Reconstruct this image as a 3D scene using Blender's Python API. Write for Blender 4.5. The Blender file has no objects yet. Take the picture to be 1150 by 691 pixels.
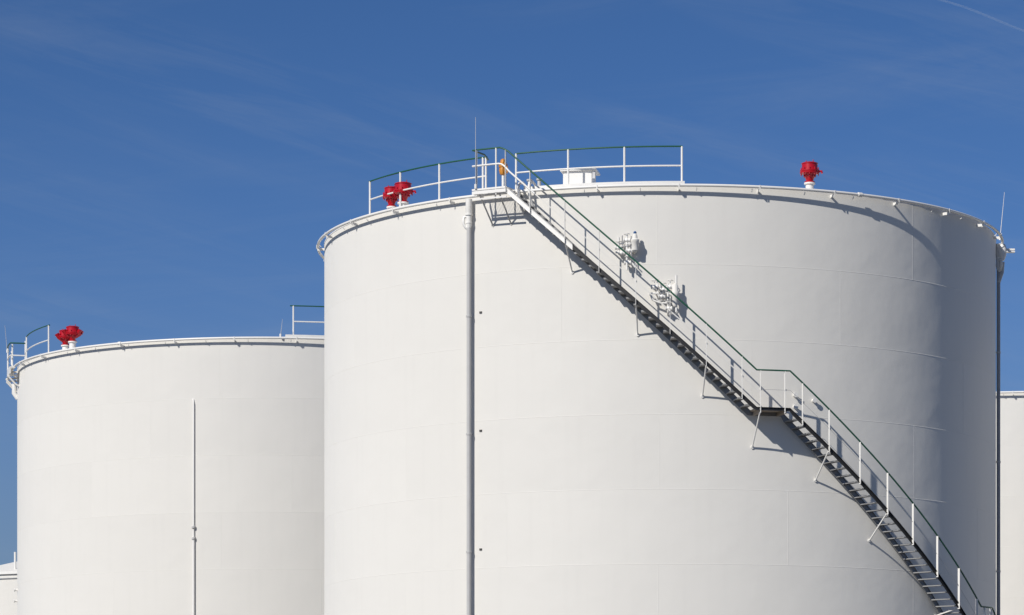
import bpy, math, random
from mathutils import Vector, Matrix
rad = math.radians
random.seed(7)
sc = bpy.context.scene
COL = sc.collection

# ------------------------------------------------------------------ camera, sky, sun, exposure
CAM_Z = 1.6
cam_d = bpy.data.cameras.new('camera'); cam = bpy.data.objects.new('camera', cam_d); COL.objects.link(cam)
cam.location = (0, 0, CAM_Z); cam.rotation_euler = (rad(90), 0, 0)
cam_d.sensor_width = 36; cam_d.lens = 36 * 3744 / 1150; cam_d.shift_y = (925 - 345.5) / 1150
cam_d.clip_start = 0.5; cam_d.clip_end = 60000
sc.camera = cam

SUN_EL, SUN_AZ = 36.0, -40.0            # azimuth measured from -Y (towards the camera) to +X
sdir = Vector((math.sin(rad(SUN_AZ)) * math.cos(rad(SUN_EL)), -math.cos(rad(SUN_AZ)) * math.cos(rad(SUN_EL)), math.sin(rad(SUN_EL))))
sl = bpy.data.lights.new('sun', 'SUN'); so = bpy.data.objects.new('sun', sl); COL.objects.link(so)
sl.energy = 4.1; sl.angle = rad(0.53); sl.color = (1.0, 0.958, 0.89)
so.rotation_euler = (-sdir).to_track_quat('-Z', 'Y').to_euler(); so.location = sdir * 60

w = bpy.data.worlds.new('World'); sc.world = w; w.use_nodes = True
nt = w.node_tree; N = nt.nodes; L = nt.links
bg = N['Background']; bg.inputs[1].default_value = 0.1
sky = N.new('ShaderNodeTexSky'); sky.sky_type = 'NISHITA'; sky.sun_disc = False
sky.sun_elevation = rad(SUN_EL); sky.sun_rotation = math.atan2(sdir.x, sdir.y) % (2 * math.pi)
sky.altitude = 0; sky.air_density = 0.4; sky.dust_density = 0.2; sky.ozone_density = 8


def nd(tree, t, **kw):
    n = tree.nodes.new(t)
    for k, v in kw.items(): setattr(n, k, v)
    return n


def mth(tree, op, a, b=None):
    n = tree.nodes.new('ShaderNodeMath'); n.operation = op
    for i, v in enumerate((a, b)):
        if v is None: continue
        if isinstance(v, (int, float)): n.inputs[i].default_value = v
        else: tree.links.new(v, n.inputs[i])
    return n.outputs[0]


def mixc(tree, f, a, b, blend='MIX'):
    n = tree.nodes.new('ShaderNodeMix'); n.data_type = 'RGBA'; n.blend_type = blend
    for i, v in ((0, f), (6, a), (7, b)):
        if isinstance(v, (int, float)): n.inputs[i].default_value = v
        elif isinstance(v, tuple): n.inputs[i].default_value = (*v, 1)
        else: tree.links.new(v, n.inputs[i])
    return n.outputs[2]


tc = nd(nt, 'ShaderNodeTexCoord'); sep = nd(nt, 'ShaderNodeSeparateXYZ'); L.new(tc.outputs['Generated'], sep.inputs[0])
elv = mth(nt, 'MAXIMUM', sep.outputs[2], 0.0)
# low haze bank all round the horizon
hz = mth(nt, 'MULTIPLY', mth(nt, 'POWER', 2.718, mth(nt, 'MULTIPLY', mth(nt, 'POWER', elv, 2.4), -1 / 0.125 ** 2.4)), 0.95)
skyc = mixc(nt, 1.0, sky.outputs[0], (0.83, 0.98, 1.0), 'MULTIPLY')
c1 = mixc(nt, hz, skyc, (1.75, 2.4, 3.1))
# thin cirrus wisps: two crossing sets of streaks, broken up by a broad patchy mask
azm = mth(nt, 'ARCTAN2', sep.outputs[0], sep.outputs[1]); ela = mth(nt, 'ARCSINE', sep.outputs[2])
cmb = nd(nt, 'ShaderNodeCombineXYZ'); L.new(azm, cmb.inputs[0]); L.new(ela, cmb.inputs[1])


def wisps(rot, scale, loc, lo, hi, amp, mscale):
    mp = nd(nt, 'ShaderNodeMapping', vector_type='TEXTURE'); mp.inputs['Rotation'].default_value = (0, 0, rot); mp.inputs['Location'].default_value = loc
    mp.inputs['Scale'].default_value = (1 / scale[0], 1 / scale[1], 1); L.new(cmb.outputs[0], mp.inputs[0])
    n1 = nd(nt, 'ShaderNodeTexNoise'); n1.inputs['Scale'].default_value = 1.0; n1.inputs['Detail'].default_value = 9; n1.inputs['Roughness'].default_value = 0.68; n1.inputs['Distortion'].default_value = 0.5; L.new(mp.outputs[0], n1.inputs['Vector'])
    n2 = nd(nt, 'ShaderNodeTexNoise'); n2.inputs['Scale'].default_value = mscale; n2.inputs['Detail'].default_value = 2; L.new(mp.outputs[0], n2.inputs['Vector'])
    m1 = nd(nt, 'ShaderNodeMapRange'); m1.inputs[1].default_value = lo; m1.inputs[2].default_value = hi; L.new(n1.outputs[0], m1.inputs[0])
    m2 = nd(nt, 'ShaderNodeMapRange'); m2.inputs[1].default_value = 0.42; m2.inputs[2].default_value = 0.65; L.new(n2.outputs[0], m2.inputs[0])
    return mth(nt, 'MULTIPLY', mth(nt, 'MULTIPLY', m1.outputs[0], m2.outputs[0]), amp)


wsum = mth(nt, 'ADD', wisps(rad(-15), (9, 85), (0.013, 0.003, 0), 0.44, 0.82, 0.17, 0.45), wisps(rad(7), (8, 70), (0.3, 0.1, 0), 0.46, 0.85, 0.15, 0.4))
c2 = mixc(nt, mth(nt, 'MINIMUM', wsum, 0.5), c1, (3.4, 3.9, 4.6))
L.new(c2, bg.inputs[0])

vs = sc.view_settings; vs.view_transform = 'Standard'; vs.look = 'None'; vs.exposure = 0; vs.gamma = 1; vs.use_curve_mapping = False


# ------------------------------------------------------------------ materials
def pmat(name, col, rough=0.5, metal=0.0, var=0.06, vscale=3.0, bump=0.0, bscale=8.0, drough=0.0, streak=0.0, spec=0.5, plate=0.0):
    m = bpy.data.materials.new(name); m.use_nodes = True; t = m.node_tree
    b = t.nodes['Principled BSDF']; b.inputs['Roughness'].default_value = rough; b.inputs['Metallic'].default_value = metal
    b.inputs['Diffuse Roughness'].default_value = drough; b.inputs['Specular IOR Level'].default_value = spec
    co = t.nodes.new('ShaderNodeTexCoord')
    nz = t.nodes.new('ShaderNodeTexNoise'); nz.inputs['Scale'].default_value = vscale; nz.inputs['Detail'].default_value = 5
    t.links.new(co.outputs['Object'], nz.inputs['Vector'])
    fac = mth(t, 'MULTIPLY', mth(t, 'SUBTRACT', nz.outputs[0], 0.5), 2 * var)
    fac = mth(t, 'ADD', fac, 1.0)
    if streak:
        mpp = t.nodes.new('ShaderNodeMapping'); mpp.inputs['Scale'].default_value = (2.2, 2.2, 0.09); t.links.new(co.outputs['Object'], mpp.inputs[0])
        ns = t.nodes.new('ShaderNodeTexNoise'); ns.inputs['Scale'].default_value = 2.0; ns.inputs['Detail'].default_value = 6; t.links.new(mpp.outputs[0], ns.inputs['Vector'])
        fac = mth(t, 'SUBTRACT', fac, mth(t, 'MULTIPLY', mth(t, 'MAXIMUM', mth(t, 'SUBTRACT', ns.outputs[0], 0.5), 0.0), streak))
    if plate:
        oi = t.nodes.new('ShaderNodeObjectInfo')
        fac = mth(t, 'MULTIPLY', fac, mth(t, 'ADD', mth(t, 'MULTIPLY', oi.outputs['Random'], plate), 1 - plate / 2))
    cm = t.nodes.new('ShaderNodeCombineColor')
    for i in range(3):
        t.links.new(mth(t, 'MULTIPLY', fac, col[i]), cm.inputs[i])
    t.links.new(cm.outputs[0], b.inputs['Base Color'])
    if bump:
        nb = t.nodes.new('ShaderNodeTexNoise'); nb.inputs['Scale'].default_value = bscale; nb.inputs['Detail'].default_value = 3; t.links.new(co.outputs['Object'], nb.inputs['Vector'])
        bn = t.nodes.new('ShaderNodeBump'); bn.inputs['Strength'].default_value = 1.0; bn.inputs['Distance'].default_value = bump
        t.links.new(nb.outputs[0], bn.inputs['Height']); t.links.new(bn.outputs[0], b.inputs['Normal'])
    return m


M = dict(
    tank=pmat('white tank paint', (0.80, 0.78, 0.735), 0.5, var=0.015, vscale=0.5, bump=0.03, bscale=0.6, drough=0.5, streak=0.07, spec=0.35, plate=0.02),
    white=pmat('white rail paint', (0.82, 0.805, 0.77), 0.4, var=0.05, vscale=6),
    green=pmat('green handrail paint', (0.010, 0.095, 0.055), 0.45, var=0.15, vscale=4),
    black=pmat('black coated steel', (0.022, 0.022, 0.024), 0.55, var=0.25, vscale=3),
    galv=pmat('galvanised steel', (0.52, 0.52, 0.52), 0.5, metal=0.3, var=0.2, vscale=7),
    darkgalv=pmat('dull weathered galvanised steel', (0.30, 0.30, 0.30), 0.6, metal=0.15, var=0.25, vscale=6),
    deck=pmat('deck steel with warm bounce tint', (0.36, 0.30, 0.235), 0.7, var=0.2, vscale=4),  # brown tint puts the warm bounce light under the landings into the colour
    grey=pmat('grey pipe steel', (0.50, 0.495, 0.485), 0.45, var=0.12, vscale=3),
    red=pmat('red vent paint', (0.46, 0.005, 0.016), 0.32, var=0.15, vscale=5),
    orange=pmat('orange plastic', (0.55, 0.22, 0.02), 0.5, var=0.15, vscale=6),
    blue=pmat('blue cap', (0.03, 0.10, 0.26), 0.4, var=0.1),
    rod=pmat('bare rod metal', (0.62, 0.62, 0.62), 0.35, metal=0.4, var=0.1),
    dimpipe=pmat('dull grey pipe paint and pipe shade', (0.36, 0.36, 0.37), 0.55, var=0.15, vscale=3),  # downpipe's own grey; also the shadow lines painted into the valve clusters
    dark=pmat('dark stud metal', (0.06, 0.055, 0.05), 0.6, var=0.2),
    ground=pmat('gravel yard', (0.17, 0.163, 0.15), 0.95, var=0.35, vscale=1.5, bump=0.02, bscale=9, drough=0.8),
)


# ------------------------------------------------------------------ mesh helpers
class MB:
    def __init__(s): s.v = []; s.f = []

    def add(s, vs, fs):
        o = len(s.v); s.v += [Vector(p) for p in vs]; s.f += [tuple(i + o for i in f) for f in fs]; return s

    def box(s, c, size, mat=None, bev=0.0):
        hx, hy, hz = (d / 2 for d in size)
        if bev <= 0:
            vs = [Vector((x, y, z)) for x in (-hx, hx) for y in (-hy, hy) for z in (-hz, hz)]
            fs = [(0, 1, 3, 2), (4, 6, 7, 5), (0, 4, 5, 1), (2, 3, 7, 6), (0, 2, 6, 4), (1, 5, 7, 3)]
        else:
            b = bev; pr = [(-hx + b, -hy), (hx - b, -hy), (hx, -hy + b), (hx, hy - b), (hx - b, hy), (-hx + b, hy), (-hx, hy - b), (-hx, -hy + b)]
            vs = [Vector((x, y, -hz)) for x, y in pr] + [Vector((x, y, hz)) for x, y in pr]
            fs = [tuple(range(7, -1, -1)), tuple(range(8, 16))] + [(i, (i + 1) % 8, 8 + (i + 1) % 8, 8 + i) for i in range(8)]
        m = mat or Matrix()
        return s.add([m @ v + Vector(c) if mat is None else m @ (v + Vector(c)) for v in vs], fs)

    def tube(s, pts, r, n=8, r2=None, cap=True):
        pts = [Vector(p) for p in pts]; k = len(pts); vs = []
        up = None
        for i, p in enumerate(pts):
            d = (pts[min(i + 1, k - 1)] - pts[max(i - 1, 0)]).normalized()
            if up is None: up = Vector((0, 0, 1)) if abs(d.z) < 0.9 else Vector((1, 0, 0))
            a = d.cross(up).normalized(); b = a.cross(d).normalized(); up = b
            rr = r if r2 is None else r + (r2 - r) * i / (k - 1)
            vs += [p + (a * math.cos(2 * math.pi * j / n) + b * math.sin(2 * math.pi * j / n)) * rr for j in range(n)]
        fs = [(i * n + j, i * n + (j + 1) % n, (i + 1) * n + (j + 1) % n, (i + 1) * n + j) for i in range(k - 1) for j in range(n)]
        if cap: fs += [tuple(range(n - 1, -1, -1)), tuple((k - 1) * n + j for j in range(n))]
        return s.add(vs, fs)

    def lathe(s, prof, n=20, mat=None, cap=True):
        m = mat or Matrix(); vs = []
        for r, z in prof: vs += [m @ Vector((r * math.cos(2 * math.pi * j / n), r * math.sin(2 * math.pi * j / n), z)) for j in range(n)]
        k = len(prof)
        fs = [(i * n + j, i * n + (j + 1) % n, (i + 1) * n + (j + 1) % n, (i + 1) * n + j) for i in range(k - 1) for j in range(n)]
        if cap: fs += [tuple(range(n - 1, -1, -1)), tuple((k - 1) * n + j for j in range(n))]
        return s.add(vs, fs)

    def sweep(s, sect, ths, zf, closed=False, hf=lambda t: 1.0):
        """closed polygon section (r, dz) swept about the tank axis"""
        n = len(sect); k = len(ths)
        vs = [P(t, r, zf(t) + dz * hf(t)) for t in ths for r, dz in sect]
        rng = k if closed else k - 1
        fs = [(i * n + j, ((i + 1) % k) * n + j, ((i + 1) % k) * n + (j + 1) % n, i * n + (j + 1) % n) for i in range(rng) for j in range(n)]
        if not closed: fs += [tuple(range(n)), tuple((k - 1) * n + j for j in range(n - 1, -1, -1))]
        return s.add(vs, fs)

    def mesh(s, name, mat, smooth=35):
        me = bpy.data.meshes.new(name); me.from_pydata([tuple(v) for v in s.v], [], s.f); me.materials.append(M[mat] if isinstance(mat, str) else mat)
        import bmesh
        b = bmesh.new(); b.from_mesh(me); bmesh.ops.recalc_face_normals(b, faces=b.faces); b.to_mesh(me); b.free()
        if smooth:
            for p in me.polygons: p.use_smooth = True
            me.set_sharp_from_angle(angle=rad(smooth))
        me.update(); return me

    def build(s, name, mat, parent=None, smooth=35, off=None):
        if off is not None:
            o = Vector(off); s.v = [v - o for v in s.v]
        return link(name, s.mesh(name, mat, smooth), parent)


def link(name, me, parent=None, loc=None, rz=None):
    ob = bpy.data.objects.new(name, me); COL.objects.link(ob)
    if parent: ob.parent = parent
    if loc is not None: ob.location = loc
    if rz is not None: ob.rotation_euler = (0, 0, rz)
    return ob


def P(th, r, z):
    """cylindrical point: th degrees from -Y towards +X"""
    a = rad(th); return Vector((r * math.sin(a), -r * math.cos(a), z))


def rotm(th, r, z):
    """frame at a tank-wall point: local -Y looks outward"""
    return Matrix.Translation(P(th, r, z)) @ Matrix.Rotation(rad(th), 4, 'Z')


def frange(a, b, step):
    n = max(1, int(math.ceil(abs(b - a) / step))); return [a + (b - a) * i / n for i in range(n + 1)]


def thing(name, label, cat, loc=(0, 0, 0), group=None, rz=0):
    o = bpy.data.objects.new(name, None); COL.objects.link(o); o.location = loc; o.rotation_euler = (0, 0, rz); o.empty_display_size = 0.3
    return tag(o, label, cat, group)


def tag(o, label, cat, group=None):
    o['label'] = label; o['category'] = cat
    if group: o['group'] = group
    return o


def structure(o): o['kind'] = 'structure'; return o


# ------------------------------------------------------------------ ground
g = MB(); g.lathe([(0.5, 0), (120, 0), (400, 0), (1500, 0), (8000, 0)], 64, cap=False); g.add([(0.5 * math.cos(i * math.pi / 32), 0.5 * math.sin(i * math.pi / 32), 0) for i in range(64)], [tuple(range(64))])
structure(g.build('ground', 'ground', smooth=0))

# ------------------------------------------------------------------ tanks
R = 9.9
RIM_T, RIM_B = 18.66, 18.566
COURSES = [(0.0, 2.53)] + [(0.53 + 2 * k, 2.53 + 2 * k) for k in range(1, 8)] + [(16.53, 18.64)]     # bottom course first
SEAM = [15, -6, 21, -2.6, 18, -2.4, 12, -17.8, -2.8]                                  # a vertical weld of each course
PLATE = 360 / 8
plate_meshes = {}


def plate_mesh(h):
    key = round(h, 3)
    if key in plate_meshes: return plate_meshes[key]
    n = 46; ins = math.degrees(0.009 / R); zi = 0.009; dep = -0.0035
    vs, fs, nr = [], [], []
    def row(ths, r, z):
        i0 = len(vs)
        for t in ths: vs.append(P(t, r, z)); nr.append(P(t, 1, 0))
        return i0
    th = [ins + (PLATE - 2 * ins) * i / n for i in range(n + 1)]
    a = row(th, R, zi); b = row(th, R, h - zi)
    fs += [(a + i, a + i + 1, b + i + 1, b + i) for i in range(n)]
    to = [PLATE * i / n for i in range(n + 1)]
    def strip(t1, z1, t2, z2, nz):
        i0 = len(vs)
        for t in t1: vs.append(P(t, R, z1)); v = P(t, 1, nz); nr.append(v.normalized())
        i1 = len(vs)
        for t in t2: vs.append(P(t, R - dep, z2)); v = P(t, 1, nz); nr.append(v.normalized())
        for i in range(n): fs.append((i0 + i, i1 + i, i1 + i + 1, i0 + i + 1) if nz > 0 else (i0 + i, i0 + i + 1, i1 + i + 1, i1 + i))
    strip(th, h - zi, to, h, -0.42); strip(th, zi, to, 0, 0.42)
    for t1, t2, sg in ((th[0], 0, -1), (th[-1], PLATE, 1)):
        i0 = len(vs)
        vs.extend([P(t1, R, zi), P(t1, R, h - zi), P(t2, R - dep, h), P(t2, R - dep, 0)])
        nn = (P(t1, 1, 0) + P(t1 + 90, -0.42 * sg, 0)).normalized(); nr.extend([nn] * 4)
        fs.append((i0, i0 + 1, i0 + 2, i0 + 3) if sg < 0 else (i0, i0 + 3, i0 + 2, i0 + 1))
    me = bpy.data.meshes.new('shell_plate'); me.from_pydata([tuple(v) for v in vs], [], fs)
    for p in me.polygons: p.use_smooth = True
    # make every face look outward
    for p in me.polygons:
        c = Vector((p.center.x, p.center.y, 0))
        if p.normal.dot(c) < 0: p.flip()
    me.normals_split_custom_set_from_vertices([tuple(v) for v in nr]); me.materials.append(M['tank'])
    plate_meshes[key] = me; return me




def make_tank(loc, label, rz, face):
    t = thing('storage_tank', label, 'storage tank', loc, 'white cylindrical storage tanks', 0)
    s = MB(); s.lathe([(R - 0.012, 0), (R - 0.012, RIM_B - 0.05)], 360); s.build('tank_shell', 'tank', t, 60)
    for k, (z0, z1) in enumerate(COURSES):
        me = plate_mesh(z1 - z0)
        for j in range(8):
            a = SEAM[k] + PLATE * j + rz
            mid = ((a + PLATE / 2 + 180) % 360) - 180
            if abs(((mid - face + 180) % 360) - 180) < 125: link('shell_plate', me, t, (0, 0, z0), rad(a))
    r = MB(); r.lathe([(R + 0.012, RIM_T - 0.03), (R + 0.012, RIM_T), (R - 2, RIM_T + 0.10), (0.4, RIM_T + 0.5), (0.02, RIM_T + 0.52)], 120); r.build('roof', 'tank', t, 30)
    return t


b = MB(); b.box((0, -0.10, -0.045), (0.014, 0.21, 0.075)); b.box((0, -0.235, 0.025), (0.032, 0.010, 0.115)); bracket_me = b.mesh('bracket', 'white', 0)
b = MB(); b.tube([(0, -0.17, -0.02), (0, -0.15, -0.07), (0, -0.11, -0.085)], 0.013, 6); nozzle_me = b.mesh('spray_nozzle', 'white', 40)
PR = R + 0.19


def ring_pipe(T, label, rz, face):
    t = thing('spray_ring', label, 'ring pipe', T + Vector((0, 0, RIM_B)), 'water spray pipes running round the tank tops')
    r = MB(); r.sweep([(PR + 0.041 * math.cos(q * math.pi / 5), 0.04 + 0.041 * math.sin(q * math.pi / 5)) for q in range(10)], list(range(0, 360, 1)), lambda a: 0, closed=True); r.build('ring_pipe', 'white', t, 50)
    for k in range(29):
        a = 0.55 + 12.414 * k + rz
        if abs(((a - face + 180) % 360) - 180) < 105: link('bracket', bracket_me, t, P(a, R, 0), rad(a))
    for k in range(42):
        a = -5.3 + 8.571 * k + rz
        if abs(((a - face + 180) % 360) - 180) < 100: link('spray_nozzle', nozzle_me, t, P(a, R, 0), rad(a))
    for a in (30.1 + rz, -24.5 + rz, 118 + rz, 205 + rz):
        m = MB(); m.sweep([(PR + 0.062 * math.cos(q * math.pi / 5), 0.04 + 0.062 * math.sin(q * math.pi / 5)) for q in range(10)], [a - 0.35, a, a + 0.35], lambda q: 0); m.build('coupling', 'white', t, 50)
    return t


T1 = Vector((4.35, 98.9, 0)); T2 = Vector((-8.81, 126.8, 0)); T3 = Vector((21.3, 141.4, 0)); T4 = Vector((34.6, 113.5, 0))
tank = make_tank(T1, 'large white tank in front, with the staircase winding down its wall', 0, 0)
tank2 = make_tank(T2, 'white tank behind on the left, with one thin pipe running up its bare wall', -5.75, 0)
tank3 = make_tank(T3, 'white tank seen only as a narrow strip at the right edge of the photo', 3, -10)

tank4 = make_tank(T4, 'white tank standing beside the large tank, just outside the right edge of the photo', 11, -15)
ring_pipe(T1, 'thin white pipe ringing the top of the large front tank', 0, 0)
ring_pipe(T2, 'thin white pipe ringing the top of the left tank', -5.75, 0)
ring_pipe(T3, 'thin white pipe ringing the top of the tank at the right edge of the photo', 3, -10)

stud = MB(); stud.box((0, -0.008, 0), (0.085, 0.03, 0.05), bev=0.01); stud_me = stud.mesh('wall_stud', 'dark', 30)
for z in (15.47, 12.26, 9.04, 5.83, 2.62): link('wall_stud', stud_me, tank, P(-31.66, R, z), rad(-31.66))
noz = MB(); noz.tube([(0, 0.02, 0), (0, -0.12, 0)], 0.045, 12); noz.tube([(0, -0.10, 0), (0, -0.125, 0)], 0.068, 12); noz_me = noz.mesh('nozzle', 'white', 30)
for a, z in ((19.05, 13.10), (19.05, 12.79), (22.27, 12.98)): link('nozzle', noz_me, tank, P(a, R, z), rad(a))
for a, z in ((-80, 9.95), (-79, 10.35)): link('nozzle', noz_me, tank2, P(a, R, z), rad(a))

# small low tank at the lower left
ST = Vector((-18.6, 150, 0)); sr = 7.0; sh = 12.35
st = thing('storage_tank', 'low white tank with a sloping cone roof peeping out at the bottom left corner', 'storage tank', ST)
s = MB(); s.lathe([(sr, 0), (sr, sh)], 160); s.build('tank_shell', 'tank', st, 60)
s = MB(); s.lathe([(sr + 0.06, sh + 0.11), (sr * 0.5, sh + 0.11 + 0.5 * sr * 0.25), (0.3, sh + 0.11 + sr * 0.245), (0.02, sh + 0.11 + sr * 0.25)], 96); s.build('roof', 'tank', st, 20)
s = MB(); s.sweep([(sr - 0.02, 0.0), (sr + 0.09, 0), (sr + 0.09, 0.12), (sr - 0.02, 0.12)], list(range(0, 360, 2)), lambda a: sh, closed=True); s.build('roof_rim', 'white', st, 40)
s = MB()
s.sweep([(sr + 0.02, -0.018), (sr + 0.06, -0.018), (sr + 0.06, 0.018), (sr + 0.02, 0.018)], frange(-100, 20, 2), lambda a: sh - 0.17); s.build('stiffening_ring', 'galv', st, 40)
for a, z in ((-37, 11.55), (-33.5, 11.62)):
    s = MB(); s.tube([P(a, sr - 0.02, z), P(a, sr + 0.1, z)], 0.05, 10); s.build('nozzle', 'grey', st, 30)
s = MB(); s.tube([P(-27, sr - 0.6, sh + 0.15), P(-27, sr - 0.6, sh + 1.0)], 0.05, 8); s.build('vent_pipe', 'white', st, 30)

# ------------------------------------------------------------------ staircase on the front tank
stair = thing('staircase', 'long steel staircase with green handrail winding down the wall of the large tank', 'staircase', T1)
RI, RO = R + 0.10, R + 0.76
A0, A1, A2, A3, A4 = -24.9, 11.55, 16.55, 54.35, 58.1
ZL1 = 12.65; S1 = 0.1645; S2 = 0.1588
ZL2 = ZL1 - S2 * (A3 - A2)
A5 = A4 + ZL2 / S2


def zs(t):
    if t < A1: return ZL1 + S1 * (A1 - max(t, A0))
    if t < A2: return ZL1
    if t < A3: return ZL1 - S2 * (t - A2)
    if t < A4: return ZL2
    return max(0.0, ZL2 - S2 * (t - A4))


def path(a, b, step=1.0):
    ks = sorted({a, b, *[x for x in (A1 - 0.5, A1, A2, A2 + 0.5, A3 - 0.5, A3, A4, A4 + 0.5) if a < x < b]}); out = []
    for i in range(len(ks) - 1): out += frange(ks[i], ks[i + 1], step)[:-1]
    return out + [b]


def hflight(t): return 0.68 if (A1 - 0.01 < t < A2 + 0.01 or A3 - 0.01 < t < A4 + 0.01) else 1.0


def stringer(a, b, r, mat, name, h=0.17, fl=0.045, lab=None):
    m = MB(); m.sweep([(r - 0.006, -h), (r + fl, -h), (r + fl, -h + 0.008), (r + 0.006, -h + 0.008), (r + 0.006, -0.008), (r + fl, -0.008), (r + fl, 0), (r - 0.006, 0)], path(a, b), zs, hf=hflight)
    o = m.build(name, mat, stair, 20)
    if lab: o['label'] = lab
    return o


AW = -14.9
stringer(A0, AW, RO, 'white', 'stringer', h=0.165, lab='white painted top length of the outer stringer')
stringer(AW, A5, RO, 'black', 'stringer', h=0.125, lab='black outer stringer')
stringer(A0, A5, RI, 'darkgalv', 'stringer', h=0.215, fl=0.03, lab='grey inner stringer along the tank wall')

# treads: one mesh, many copies
tr = MB(); wr = RO - RI - 0.016; rc = (RO + RI) / 2
tr.box((0, -rc, -0.004), (0.19, wr, 0.008)); tr.box((-0.09, -rc, -0.02), (0.010, wr, 0.024))
for sg in (-1, 1): tr.box((0, -rc + sg * (wr / 2 - 0.004), -0.025), (0.17, 0.008, 0.034))
tread_me = tr.mesh('tread', 'darkgalv', 0)
tr = MB(); tr.box((0.0975, -rc, -0.012), (0.012, wr, 0.03)); nosing_me = tr.mesh('nosing', 'galv', 0)
for a, b, zb in ((A0, A1, ZL1 + S1 * (A1 - A0)), (A2, A3, ZL1), (A4, A5, ZL2)):
    s_ = S1 if a == A0 else S2
    n = int(round((b - a) * s_ / 0.176))
    for k in range(1, n):
        t = a + (b - a) * k / n
        o = link('tread', tread_me, stair, (0, 0, zs(t) - 0.10), rad(t)); link('nosing', nosing_me, o)
for a, b, z in ((A1, A2, ZL1), (A3, A4, ZL2)):
    m = MB(); m.sweep([(RI + 0.01, -0.05), (RO - 0.01, -0.05), (RO - 0.01, -0.012), (RI + 0.01, -0.012)], frange(a, b, 0.8), lambda t: z); m.build('landing', 'deck', stair, 20)
    for q in (a + 0.6, b - 0.6):
        m = MB(); m.box((0, -rc, -0.10), (0.05, wr, 0.10), Matrix.Translation((0, 0, z)) @ Matrix.Rotation(rad(q), 4, 'Z')); m.build('landing_beam', 'deck', stair, 0)

# top platform
PZ = 18.66; PA, PB = -30.5, A0 + 0.02
RP = R + 0.80
m = MB(); q = PA + 0.1
while q < PB:
    m.box((0, -(R + 0.53), -0.02), (0.003, 0.50, 0.022), Matrix.Translation((0, 0, PZ)) @ Matrix.Rotation(rad(q), 4, 'Z')); q += 0.24
for rr in (R + 0.27, RP - 0.01): m.sweep([(rr - 0.008, -0.045), (rr + 0.008, -0.045), (rr + 0.008, 0.0), (rr - 0.008, 0.0)], frange(PA, PB, 0.8), lambda t: PZ)
m.build('platform_grating', 'white', stair, 0)
m = MB(); m.sweep([(RP - 0.03, -0.30), (RP, -0.30), (RP, -0.262), (RP - 0.03, -0.262)], frange(PA + 0.05, PB, 0.8), lambda t: PZ); m.build('platform_edge_bar', 'white', stair, 20)
m = MB(); m.sweep([(RP - 0.005, -0.15), (RP + 0.012, -0.15), (RP + 0.012, -0.066), (RP - 0.005, -0.066)], frange(PA + 0.05, PB, 0.8), lambda t: PZ); m.build('platform_fascia', 'white', stair, 20)
for q in (PA + 0.25, PB - 0.2):
    m = MB(); m.box((0, -(R + 0.52), -0.10), (0.03, 0.5, 0.10), Matrix.Translation((0, 0, PZ)) @ Matrix.Rotation(rad(q), 4, 'Z')); m.build('platform_beam', 'white', stair, 0)
for q in (-29.4, -26.2):
    m = MB(); m.tube([P(q, RP - 0.08, PZ - 0.17), P(q, R + 0.02, PZ - 0.86)], 0.022, 8); m.tube([P(q, R - 0.005, PZ - 0.87), P(q, R + 0.02, PZ - 0.87)], 0.035, 10); m.build('brace', 'grey', stair, 30)

# posts (flat radial plates), shared mesh
pm = MB(); pm.box((0, -(RO + 0.035), 0.41), (0.012, 0.066, 1.12)); post_me = pm.mesh('post', 'white', 0)
post_at = [-25.0, -21.2, -16.0, -11.0, -5.75, -0.9, 4.25, 9.4, 12.1, 15.75, 18.45, 22.67, 27.8, 32.7, 37.6, 42.8, 48.0, 53.0, 55.4, 57.6, 62, 67, 72, 77, 82, 87, 92, 97]
for a in post_at: link('post', post_me, stair, (0, 0, zs(a)), rad(a))
pp = MB(); pp.tube([P(0, RP - 0.03, -0.2), P(0, RP - 0.03, 1.05)], 0.024, 8); ppost_me = pp.mesh('platform_post', 'white', 40)
for a in (-29.8, -26.6): link('platform_post', ppost_me, stair, (0, 0, PZ), rad(a))

HR = 0.985
hp = [P(PA, RP - 0.03, PZ + 1.05)] + [P(t, RP - 0.03, PZ + 1.05) for t in frange(-30, -26.0, 1)] + [P(-25.3, RO + 0.035, PZ + 1.0)]
hp += [P(t, RO + 0.035, zs(t) + HR) for t in path(-24.6, A5)]
m = MB(); m.tube(hp, 0.023, 8); m.build('handrail', 'green', stair, 50)
m = MB(); m.tube([P(PA + 0.1, RP - 0.03, PZ + 1.05), P(PA + 0.2, R + 0.2, PZ + 1.03), P(-31.4, R - 0.3, PZ + 1.0)], 0.024, 8); o = m.build('handrail', 'green', stair, 50); o['label'] = 'short green return rail at the end of the top platform'
# knee rail: round on the platform, then a flat bar along the flights
m = MB(); kp = [P(t, RP - 0.03, PZ + 0.62) for t in frange(PA, -26.2, 0.8)] + [P(-25.7, RP - 0.03, PZ + 0.6), P(-25.1, RO + 0.035, PZ + 0.52)] + [P(t, RO + 0.035, zs(t) + 0.47) for t in frange(-24.4, -20.5, 0.8)]
m.tube(kp, 0.026, 8); m.build('knee_rail', 'white', stair, 50)
m = MB(); m.sweep([(RO + 0.030, -0.02), (RO + 0.036, -0.02), (RO + 0.036, 0.02), (RO + 0.030, 0.02)], path(-20.5, A1 + 0.5), lambda t: zs(t) + 0.47); m.build('knee_rail', 'tank', stair, 20)
m = MB(); m.tube([P(t, RO + 0.033, zs(t) + 0.47) for t in path(A1 + 0.5, A5 - 1)], 0.006, 5); o = m.build('knee_rail', 'grey', stair, 50); o['label'] = 'thin wire knee rail of the lower flights'
cl = MB(); cl.box((0.03, -(RO + 0.033), 0.47), (0.05, 0.03, 0.045)); cl_me = cl.mesh('rail_clamp', 'grey', 0)
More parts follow.
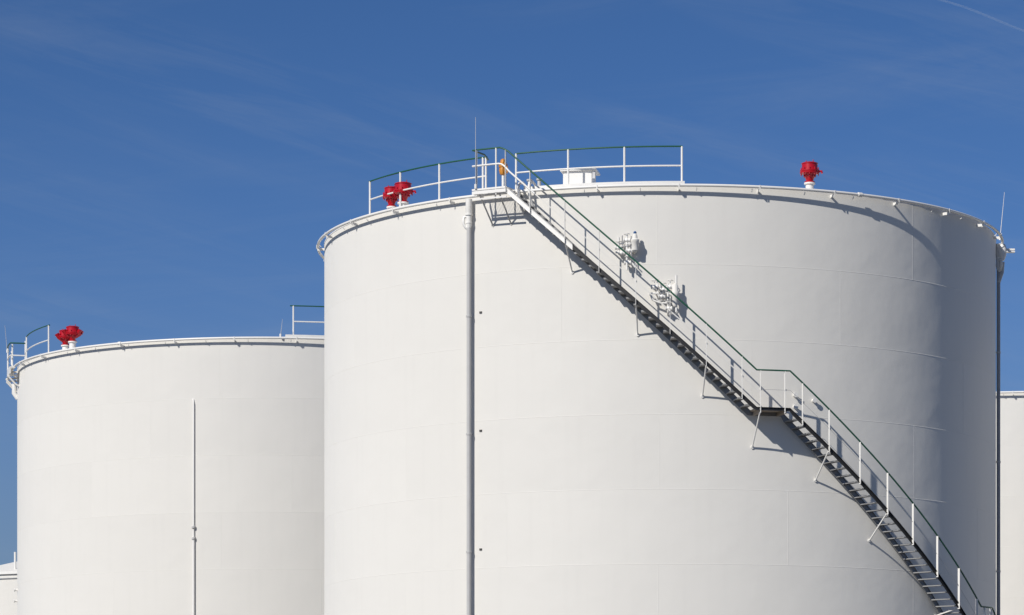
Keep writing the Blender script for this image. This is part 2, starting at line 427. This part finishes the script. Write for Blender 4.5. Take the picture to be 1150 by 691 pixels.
for a in post_at:
    if a > 11: link('rail_clamp', cl_me, stair, (0, 0, zs(a)), rad(a))
# wall braces under the flights
for a, drop in ((-16.0, 0.62), (-5.75, 0.66), (4.25, 0.66), (12.1, 0.80), (22.67, 0.66), (32.7, 0.62), (48.0, 0.14), (62, 0.5), (72, 0.5)):
    z = zs(a) - 0.17
    m = MB(); m.tube([P(a, RO - 0.01, z + 0.04), P(a, R + 0.03, z - drop)], 0.021, 8); m.tube([P(a, R - 0.005, z - drop - 0.01), P(a, R + 0.03, z - drop - 0.01)], 0.045, 12)
    m.build('wall_brace', 'white', stair, 40)


# ------------------------------------------------------------------ guard rails on the roof edges
def guard_rail(T, label, posts, a0, a1, h=1.08, walk=None, r=R - 0.3, zb=RIM_T):
    mid = (a0 + a1) / 2; base = T + P(mid, r, zb)
    t = thing('guard_rail', label, 'railing', base, 'railings along the tank roof edges'); off = P(mid, r, 0) + Vector((0, 0, zb))
    m = MB(); m.tube([(0, 0, 0), (0, 0, h)], 0.028, 8); pme = m.mesh('post', 'white', 40)
    for a in posts: link('post', pme, t, P(a, r, zb) - off)
    m = MB(); m.tube([P(a, r, zb + h) for a in frange(a0, a1, 1.2)], 0.022, 8); m.build('handrail', 'green', t, 50, off)
    m = MB(); m.tube([P(a, r, zb + h * 0.52) for a in frange(posts[0], posts[-1], 1.2)], 0.023, 8); m.build('knee_rail', 'white', t, 50, off)
    if walk:
        m = MB(); m.sweep([(R - 0.9, 0.012), (R + 0.02, 0.012), (R + 0.02, 0.09), (R - 0.9, 0.09)], frange(walk[0], walk[1], 1.2), lambda a: zb); m.build('walkway_plate', 'white', t, 20, off)
    return t


guard_rail(T1, 'curved green topped railing on the front tank roof, left of the stair head', [-60.6, -51.0, -41.4, -32.4, -31.8], -60.9, -31.6)
guard_rail(T1, 'green topped railing on the front tank roof, right of the stair head', [-26.2, -17.2, -8.0, 1.2], -26.4, 1.3, walk=(-24.0, 1.5))
guard_rail(T2, 'short railing at the far left end of the left tank roof', [-83, -76.2, -57.5], -77.2, -57.0, h=1.12)
guard_rail(T2, 'railing on the left tank roof running behind the front tank', [6.7, 15.8, 25, 34.2], 6.0, 34.4, h=1.15, walk=(5.0, 35))


# ------------------------------------------------------------------ red vents on the roofs
def vent(T, label, th, s=1.0, r=R - 0.6, rise=0.16, lobes=False):
    b = P(th, r, RIM_T + 0.0)
    t = thing('roof_vent', label, 'roof vent', T + b, 'red vents on the tank roofs')
    m = MB(); m.lathe([(0.16 * s, 0), (0.16 * s, 0.05), (0.12 * s, 0.06), (0.12 * s, rise), (0.165 * s, rise + 0.005), (0.165 * s, rise + 0.045)], 16); m.build('stem', 'white', t, 30)
    z = rise + 0.046
    m = MB(); m.lathe([(0.15 * s, z), (0.15 * s, z + 0.03), (0.10 * s, z + 0.035), (0.115 * s, z + 0.09), (0.165 * s, z + 0.20), (0.21 * s, z + 0.235), (0.285 * s, z + 0.25), (0.29 * s, z + 0.285), (0.27 * s, z + 0.29), (0.285 * s, z + 0.31), (0.285 * s, z + 0.335), (0.235 * s, z + 0.345)], 24); m.build('valve_body', 'red', t, 30)
    m = MB(); m.lathe([(0.232 * s, z + 0.34), (0.228 * s, z + 0.50), (0.245 * s, z + 0.505), (0.245 * s, z + 0.525), (0.18 * s, z + 0.55), (0.05 * s, z + 0.56)], 24); m.build('hood', 'red', t, 30)
    m = MB()
    for k in range(10):
        a = k * math.pi / 5 + 0.2; m.tube([(0.262 * s * math.cos(a), 0.262 * s * math.sin(a), z + 0.20), (0.262 * s * math.cos(a), 0.262 * s * math.sin(a), z + 0.40)], 0.014, 6); m.box((0.17 * s * math.cos(a), 0.17 * s * math.sin(a), z + 0.20), (0.03, 0.03, 0.09))
    m.tube([(0.1 * s, 0, z + 0.54), (0.1 * s, 0, z + 0.63)], 0.012, 6); m.tube([(-0.1 * s, 0.03, z + 0.54), (-0.1 * s, 0.03, z + 0.61)], 0.012, 6); o = m.build('bolts', 'red', t, 0); o['kind'] = 'stuff'
    m = MB(); m.tube([(0.24 * s, -0.05, z + 0.30), (0.345 * s, -0.07, z + 0.30), (0.35 * s, -0.07, z + 0.24)], 0.03, 8); m.build('side_arm', 'red', t, 40)
    if lobes:
        for a in (150, 205, 330, 20):
            c, q = math.cos(rad(a)), math.sin(rad(a))
            m = MB(); m.tube([(0.12 * s * c, 0.12 * s * q, z + 0.16), (0.25 * s * c, 0.25 * s * q, z + 0.26), (0.34 * s * c, 0.34 * s * q, z + 0.40)], 0.05, 10, r2=0.085); m.build('side_hood', 'red', t, 40)
    return t


vent(T1, 'red vent on the front tank roof standing alone far right', 23.25, 0.93, r=R - 0.5, rise=0.24)
vent(T1, 'red vent behind the left railing, the nearer and larger of the pair', -51.4, 0.98, r=R - 0.45, rise=0.22, lobes=False)
vent(T1, 'red vent behind the left railing, the lower one left of its neighbour', -55.3, 0.88, r=R - 0.5, rise=0.20, lobes=False)
vent(T2, 'red vent on the left tank roof, right one of the touching pair', -49.9, 1.0, r=R - 0.6, rise=0.36, lobes=True)
vent(T2, 'red vent on the left tank roof, left one of the touching pair', -51.9, 0.98, r=R - 0.5, rise=0.25, lobes=True)

# ------------------------------------------------------------------ roof hatch
hb = P(-16.9, R - 1.25, RIM_T + 0.05)
t = thing('roof_hatch', 'white box shaped hatch with overhanging lid behind the roof railing', 'hatch', T1 + hb, rz=rad(-10))
m = MB(); m.box((0, 0, 0.28), (0.80, 0.7, 0.56), bev=0.02); m.build('hatch_box', 'white', t, 0)
m = MB(); m.box((0.02, 0, 0.587), (0.98, 0.84, 0.05), bev=0.02); m.build('lid', 'white', t, 0)
m = MB(); m.box((0.45, -0.36, 0.44), (0.07, 0.05, 0.2)); m.build('hinge', 'galv', t, 0)

# ------------------------------------------------------------------ orange housing on a post behind the stair head
ob = P(-28.9, R - 0.4, RIM_T)
t = thing('beacon', 'orange capped housing on a slim white post behind the stair head railing', 'beacon', T1 + ob)
m = MB(); m.tube([(0, 0, 0), (0, 0, 0.58)], 0.04, 10); m.lathe([(0.09, 0), (0.09, 0.02)], 10); m.build('post', 'white', t, 40)
m = MB(); m.lathe([(0.06, 0.56), (0.09, 0.58), (0.115, 0.69), (0.10, 0.75), (0.12, 0.77), (0.12, 0.85), (0.085, 0.89), (0.07, 0.97), (0.03, 1.0)], 16); m.build('housing', 'orange', t, 30)
m = MB(); m.box((0.10, -0.02, 0.70), (0.06, 0.12, 0.18), bev=0.01); m.build('side_box', 'orange', t, 0)

# ------------------------------------------------------------------ lightning rods
def rod(T, label, base, top, r=0.014):
    t = thing('lightning_rod', label, 'lightning rod', T + base, 'slender lightning rods on the tanks')
    m = MB(); m.tube([(0, 0, 0), top - base], r, 6, r2=r * 0.45); m.build('rod', 'rod', t, 50)
    m = MB(); m.tube([(0, 0, -0.02), (0, 0, 0.10)], 0.035, 8); m.build('clamp', 'white', t, 40)


rod(T1, 'tall lightning rod at the left corner of the stair head platform', P(-29.8, RP + 0.02, PZ + 0.02), P(-29.8, RP + 0.02, PZ + 1.92))
rod(T1, 'leaning lightning rod at the right edge of the front tank', P(81.8, R + 0.12, RIM_T + 0.02), P(82, R + 0.25, RIM_T + 1.40))
rod(T2, 'leaning lightning rod at the left edge of the left tank', P(-81, R + 0.37, 19.3), P(-81, R + 0.46, 20.3))
rod(T2, 'short lightning rod on the left tank rim near its right railing', P(4.0, R + 0.1, RIM_T), P(4.4, R + 0.1, RIM_T + 0.62))


# ------------------------------------------------------------------ downpipes
def downpipe(T, label, th, rp, off, mat='white', z1=RIM_B - 0.02, z0=0.0):
    base = P(th, R + off, 0); t = thing('downpipe', label, 'downpipe', T + base, 'drain pipes on the tank walls')
    m = MB(); m.tube([(0, 0, z0), (0, 0, z1 - 0.75)], rp, 14); m.build('pipe', mat, t, 50)
    m = MB(); m.lathe([(rp * 1.1, z1 - 0.42), (rp * 1.45, z1 - 0.36), (rp * 1.45, z1)], 16)
    m.lathe([(rp * 1.02, z1 - 0.78), (rp * 1.25, z1 - 0.7), (rp * 1.25, z1 - 0.41)], 16)
    m.build('drain_head', 'white', t, 40)
    m = MB(); m.lathe([(rp * 1.7, z1 - 0.44), (rp * 1.7, z1 - 0.40)], 16); m.lathe([(rp * 1.45, z1 - 0.66), (rp * 1.45, z1 - 0.62)], 16); m.build('flange', 'white', t, 40)
    a = rad(th - 55)
    d = Vector((math.sin(a), -math.cos(a), 0))
    m = MB(); m.tube([d * 0.02 + Vector((0, 0, z1 - 0.46)), d * 0.14 + Vector((0, 0, z1 - 0.50)), d * 0.15 + Vector((0, 0, z1 - 0.66)), d * 0.08 + Vector((0, 0, z1 - 0.78)), d * 0.02 + Vector((0, 0, z1 - 0.80))], 0.04, 8); m.build('bypass_elbow', 'white', t, 50)
    for z in (z1 - 3.2, z1 - 6.4, z1 - 9.6, z1 - 12.8, z1 - 16):
        m = MB(); m.lathe([(rp * 1.25, z), (rp * 1.25, z + 0.05)], 14); dd = P(th, 1, 0); m.tube([Vector((0, 0, z + 0.025)), -dd * off + Vector((0, 0, z + 0.025))], 0.02, 6); m.build('pipe_clip', 'grey', t, 40)
    return t


downpipe(T1, 'vertical drain pipe down the lit front of the large tank, left of the stairs', -33.3, 0.062, 0.155, 'grey')
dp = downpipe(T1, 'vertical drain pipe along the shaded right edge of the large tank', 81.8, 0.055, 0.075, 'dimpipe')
m = MB(); m.box((0.27, -0.02, RIM_B - 0.26), (0.40, 0.16, 0.035)); m.box((0.30, -0.02, RIM_B - 0.19), (0.34, 0.10, 0.05)); m.build('spout_arm', 'white', dp, 0)
m = MB(); m.lathe([(0.06, -0.52), (0.12, -0.38), (0.135, -0.16), (0.09, -0.04)], 16, Matrix.Translation((0.1, -0.04, RIM_B))); m.build('funnel', 'white', dp, 40)
m = MB(); m.tube([(0.12, -0.03, RIM_B - 0.55), (0.10, 0, RIM_B - 0.85), (0.0, 0, RIM_B - 1.15)], 0.06, 10); m.build('elbow', 'grey', dp, 50)

# thin pipe on the left tank
tb = P(-13.82, R + 0.048, 0); t = thing('wall_pipe', 'thin vertical pipe ending halfway up the bare wall of the left tank', 'pipe', T2 + tb)
dn = P(-13.82, 1, 0)
m = MB(); m.tube([(0, 0, 0), (0, 0, 11.7)], 0.042, 10); m.build('lower_pipe', 'white', t, 50)
m = MB(); m.tube([(0, 0, 11.7), (0, 0, 16.35), -dn * 0.03 + Vector((-0.02, 0, 16.48)), -dn * 0.08 + Vector((-0.05, 0, 16.53))], 0.026, 10); m.build('upper_pipe', 'white', t, 50)
for z in (11.55, 11.95):
    m = MB(); m.lathe([(0.04, z), (0.07, z + 0.03), (0.07, z + 0.09), (0.04, z + 0.12)], 12); m.tube([(0, 0, z + 0.06), -dn * 0.1 + Vector((0, 0, z + 0.06))], 0.02, 6); m.build('coupling', 'grey', t, 30)


# ------------------------------------------------------------------ valve manifolds on the wall behind the stairs
def pipe(m, W, pts, r=0.028, n=8): m.tube([W @ Vector(p) for p in pts], r, n)


def valve(W, p, t, s=1.0, ax='y'):
    m = MB(); x, y, z = p
    m.lathe([(0.035 * s, -0.10 * s), (0.06 * s, -0.09 * s), (0.06 * s, -0.07 * s), (0.045 * s, -0.05 * s), (0.06 * s, 0), (0.045 * s, 0.05 * s), (0.06 * s, 0.07 * s), (0.06 * s, 0.09 * s), (0.035 * s, 0.10 * s)], 12, W @ Matrix.Translation(p) @ Matrix.Rotation(rad(90), 4, 'Y'))
    m.tube([W @ Vector((x, y, z)), W @ Vector((x, y, z + 0.16 * s))], 0.018, 6)
    o = m.build('valve', 'white', t, 30)
    k = 14; rr = 0.075 * s
    m = MB(); m.tube([W @ Vector((x + rr * math.cos(2 * math.pi * i / k), y + rr * math.sin(2 * math.pi * i / k), z + 0.165 * s)) for i in range(k + 1)], 0.011, 6)
    m.tube([W @ Vector((x - rr, y, z + 0.165 * s)), W @ Vector((x + rr, y, z + 0.165 * s))], 0.009, 6)
    m.build('handwheel', 'white', o, 40)


def manifold(T, label, th, z, kind):
    b = P(th, R, z); t = thing('valve_manifold', label, 'valve manifold', T + b, None, rad(th)); W = Matrix()
    if kind == 0:
        m = MB()
        pipe(m, W, [(-0.24, 0, -0.02), (-0.24, -0.22, -0.02), (-0.24, -0.22, 0.38)]); pipe(m, W, [(-0.26, -0.2, 0.22), (0.22, -0.2, 0.22)], 0.032); pipe(m, W, [(-0.02, -0.22, -0.5), (-0.02, -0.22, 0.46)], 0.03)
        pipe(m, W, [(-0.32, -0.24, -0.02), (-0.06, -0.24, -0.06), (0.02, -0.24, -0.14)]); pipe(m, W, [(-0.02, -0.2, -0.22), (0.14, -0.2, -0.34), (0.2, -0.2, -0.42)]); pipe(m, W, [(0.2, 0, 0.35), (0.2, -0.25, 0.35), (0.2, -0.25, 0.1)], 0.032)
        m.build('pipework', 'white', t, 50); m = MB(); pipe(m, W, [(-0.3, -0.24, 0.14), (0.24, -0.24, 0.14)], 0.016); pipe(m, W, [(-0.14, -0.26, -0.1), (-0.14, -0.26, 0.42)], 0.016); pipe(m, W, [(0.1, -0.25, 0.4), (0.1, -0.25, -0.2), (0.2, -0.25, -0.3)], 0.016); m.build('shade_tubing', 'dimpipe', t, 50)  # dark thin pipes added as the shadows and unlit sides of the pipework
        for p in ((-0.24, -0.22, 0.1), (-0.02, -0.22, 0.3), (-0.15, -0.24, -0.04), (0.05, -0.22, 0.02), (0.0, -0.2, -0.3)): valve(W, p, t)
        m = MB(); m.lathe([(0.04, -0.22), (0.085, -0.18), (0.09, 0.02), (0.115, 0.05), (0.115, 0.1), (0.07, 0.13), (0.06, 0.22), (0.04, 0.26)], 16, Matrix.Translation((0.20, -0.25, 0.2))); m.build('vessel', 'tank', t, 40)
        m = MB(); m.lathe([(0.04, 0.0), (0.045, 0.04), (0.03, 0.06), (0.012, 0.07)], 12, Matrix.Translation((0.20, -0.25, 0.46))); m.build('cap', 'blue', t, 30)
    else:
        m = MB()
        pipe(m, W, [(-0.3, -0.2, 0.28), (0.36, -0.2, 0.28)], 0.03); pipe(m, W, [(-0.34, -0.22, 0.1), (-0.26, -0.22, -0.08), (-0.06, -0.22, -0.16), (0.14, -0.22, -0.16)], 0.028); pipe(m, W, [(0.14, 0, -0.44), (0.14, -0.2, -0.4), (0.14, -0.2, 0.36)], 0.03)
        pipe(m, W, [(-0.14, -0.2, 0.05), (-0.14, -0.2, 0.48)], 0.022); pipe(m, W, [(0.3, -0.2, 0.05), (0.02, -0.2, 0.14)], 0.024); pipe(m, W, [(-0.34, 0, 0.1), (-0.34, -0.22, 0.1), (-0.1, -0.22, 0.1)], 0.024); pipe(m, W, [(0.36, -0.24, -0.4), (0.36, -0.24, 0.58)], 0.028)
        m.build('pipework', 'white', t, 50); m = MB(); pipe(m, W, [(0.14, -0.24, 0.0), (0.3, -0.26, -0.14)], 0.018); pipe(m, W, [(-0.3, -0.25, 0.22), (0.3, -0.25, 0.22)], 0.015); pipe(m, W, [(-0.05, -0.25, 0.4), (-0.05, -0.25, -0.1), (0.14, -0.25, -0.1)], 0.016); m.build('shade_tubing', 'dimpipe', t, 50)  # again dark pipes drawn in place of shadow lines between the white ones
        for p in ((-0.22, -0.2, 0.28), (0.02, -0.22, 0.2), (0.2, -0.2, 0.28), (-0.02, -0.22, 0.02), (0.16, -0.2, -0.3)): valve(W, p, t)
        m = MB(); m.lathe([(0.04, -0.36), (0.075, -0.3), (0.08, -0.1), (0.105, -0.06), (0.105, 0.02), (0.08, 0.06), (0.08, 0.2), (0.03, 0.26)], 16, Matrix.Translation((0.33, -0.25, 0.1))); m.build('vessel', 'tank', t, 40)
    for sx in (-0.2, 0.2):
        m = MB(); m.box((sx, -0.095, 0.0), (0.035, 0.2, 0.035)); m.build('support', 'white', t, 0)


manifold(T1, 'upper cluster of white valves and pipes with a blue cap, above the stair handrail', -7.2, 16.85, 0)
manifold(T1, 'lower cluster of white valves and pipes behind the stair handrail, no blue cap', -1.9, 15.62, 1)

# bent conduits by the stair head
for q, dz, lab in ((-24.3, 0.0, 'bent white conduit dropping over the rim just right of the stair head'), (-22.6, 0.12, 'second bent white conduit over the rim, further right behind the stair rail')):
    b = P(q, R, RIM_T); t = thing('conduit', lab, 'conduit', T1 + b, 'conduits over the rim at the stair head', rad(q))
    m = MB(); m.tube([(0, 0.25, 0.0), (0, 0.22, 0.16), (0, 0.05, 0.22), (0, -0.20, 0.16), (0, -0.27, 0.0), (0.02, -0.26, -0.3 + dz), (0.05, -0.16, -0.5 + dz), (0.07, -0.05, -0.62 + dz)], 0.035, 8); m.build('bent_pipe', 'white', t, 50)
    m = MB(); m.lathe([(0.06, 0.0), (0.06, 0.06), (0.09, 0.065), (0.09, 0.09)], 12, Matrix.Translation((0.08, 0.3, 0.0))); m.lathe([(0.05, 0.09), (0.05, 0.3), (0.08, 0.305), (0.08, 0.35), (0.03, 0.36)], 12, Matrix.Translation((0.08, 0.3, 0.0))); m.build('capped_stub', 'grey', t, 30)

# ------------------------------------------------------------------ access platform at the left edge of the left tank
ab = P(-80.7, R + 0.2, 18.3)
t = thing('access_platform', 'small white platform with railing jutting from the left edge of the left tank', 'platform', T2 + ab)
m = MB(); m.sweep([(R + 0.185, -0.05), (R + 0.38, -0.05), (R + 0.38, 0), (R + 0.185, 0)], frange(-86, -73, 1), lambda a: 18.58); m.build('deck', 'white', t, 20, ab)
m = MB(); m.sweep([(R + 0.35, -0.26), (R + 0.385, -0.26), (R + 0.385, -0.052), (R + 0.35, -0.052)], frange(-86, -73, 1), lambda a: 18.58); m.build('fascia', 'white', t, 20, ab)
for a, r_ in ((-81, R + 0.35), (-75.2, R + 0.24), (-86, R + 0.24)):
    m = MB(); m.tube([P(a, r_, 18.5), P(a, r_, 19.46)], 0.03, 8); m.build('post', 'white', t, 40, ab)
for zz, mt, nm in ((19.46, 'green', 'handrail'), (19.0, 'white', 'knee_rail')):
    m = MB(); m.tube([P(a, R + 0.35, zz) for a in frange(-86, -73.5, 1)] + [P(-73.3, R - 0.2, zz)], 0.026, 8); m.build(nm, mt, t, 50, ab)
for a in (-85, -80.7, -75):
    m = MB(); m.tube([P(a, R + 0.42, 18.28), P(a, R + 0.14, 17.98), P(a, R + 0.01, 17.9)], 0.035, 8); m.tube([P(a, R + 0.42, 18.28), P(a, R + 0.02, 18.32)], 0.03, 8); m.build('bracket', 'white', t, 40, ab)
m = MB(); m.tube([P(-80.5, R + 0.1, 18.1), P(-80.5, R + 0.12, 17.75), P(-80.5, R - 0.02, 17.55)], 0.09, 10); m.build('drain_elbow', 'white', t, 50, ab)

# ------------------------------------------------------------------ contrail, a long thin tube of ice cloud 2.5 km up
p0 = Vector((1310, 10120, 2500)); p1 = Vector((1612, 10495, 2500)); dv = p1 - p0
cb = p0 + dv * 0.5; m = MB(); pts = [(p0 + dv * f + Vector((0, 0, 3 * math.sin(f * 5)))) - cb for f in [i * 0.05 - 3 for i in range(180)]]; m.tube(pts, 4.6, 10, r2=3.4)
cm_ = bpy.data.materials.new('contrail vapour'); cm_.use_nodes = True; t_ = cm_.node_tree; t_.nodes.clear()
o_ = t_.nodes.new('ShaderNodeOutputMaterial'); vp = t_.nodes.new('ShaderNodeVolumePrincipled'); vp.inputs['Color'].default_value = (0.9, 0.95, 1, 1); vp.inputs['Density'].default_value = 0.010; vp.inputs['Anisotropy'].default_value = 0.0
t_.links.new(vp.outputs[0], o_.inputs['Volume'])
o = m.build('contrail', cm_, None, 60); o.location = cb; tag(o, 'faint thin white contrail slanting across the blue sky at the upper right', 'contrail')
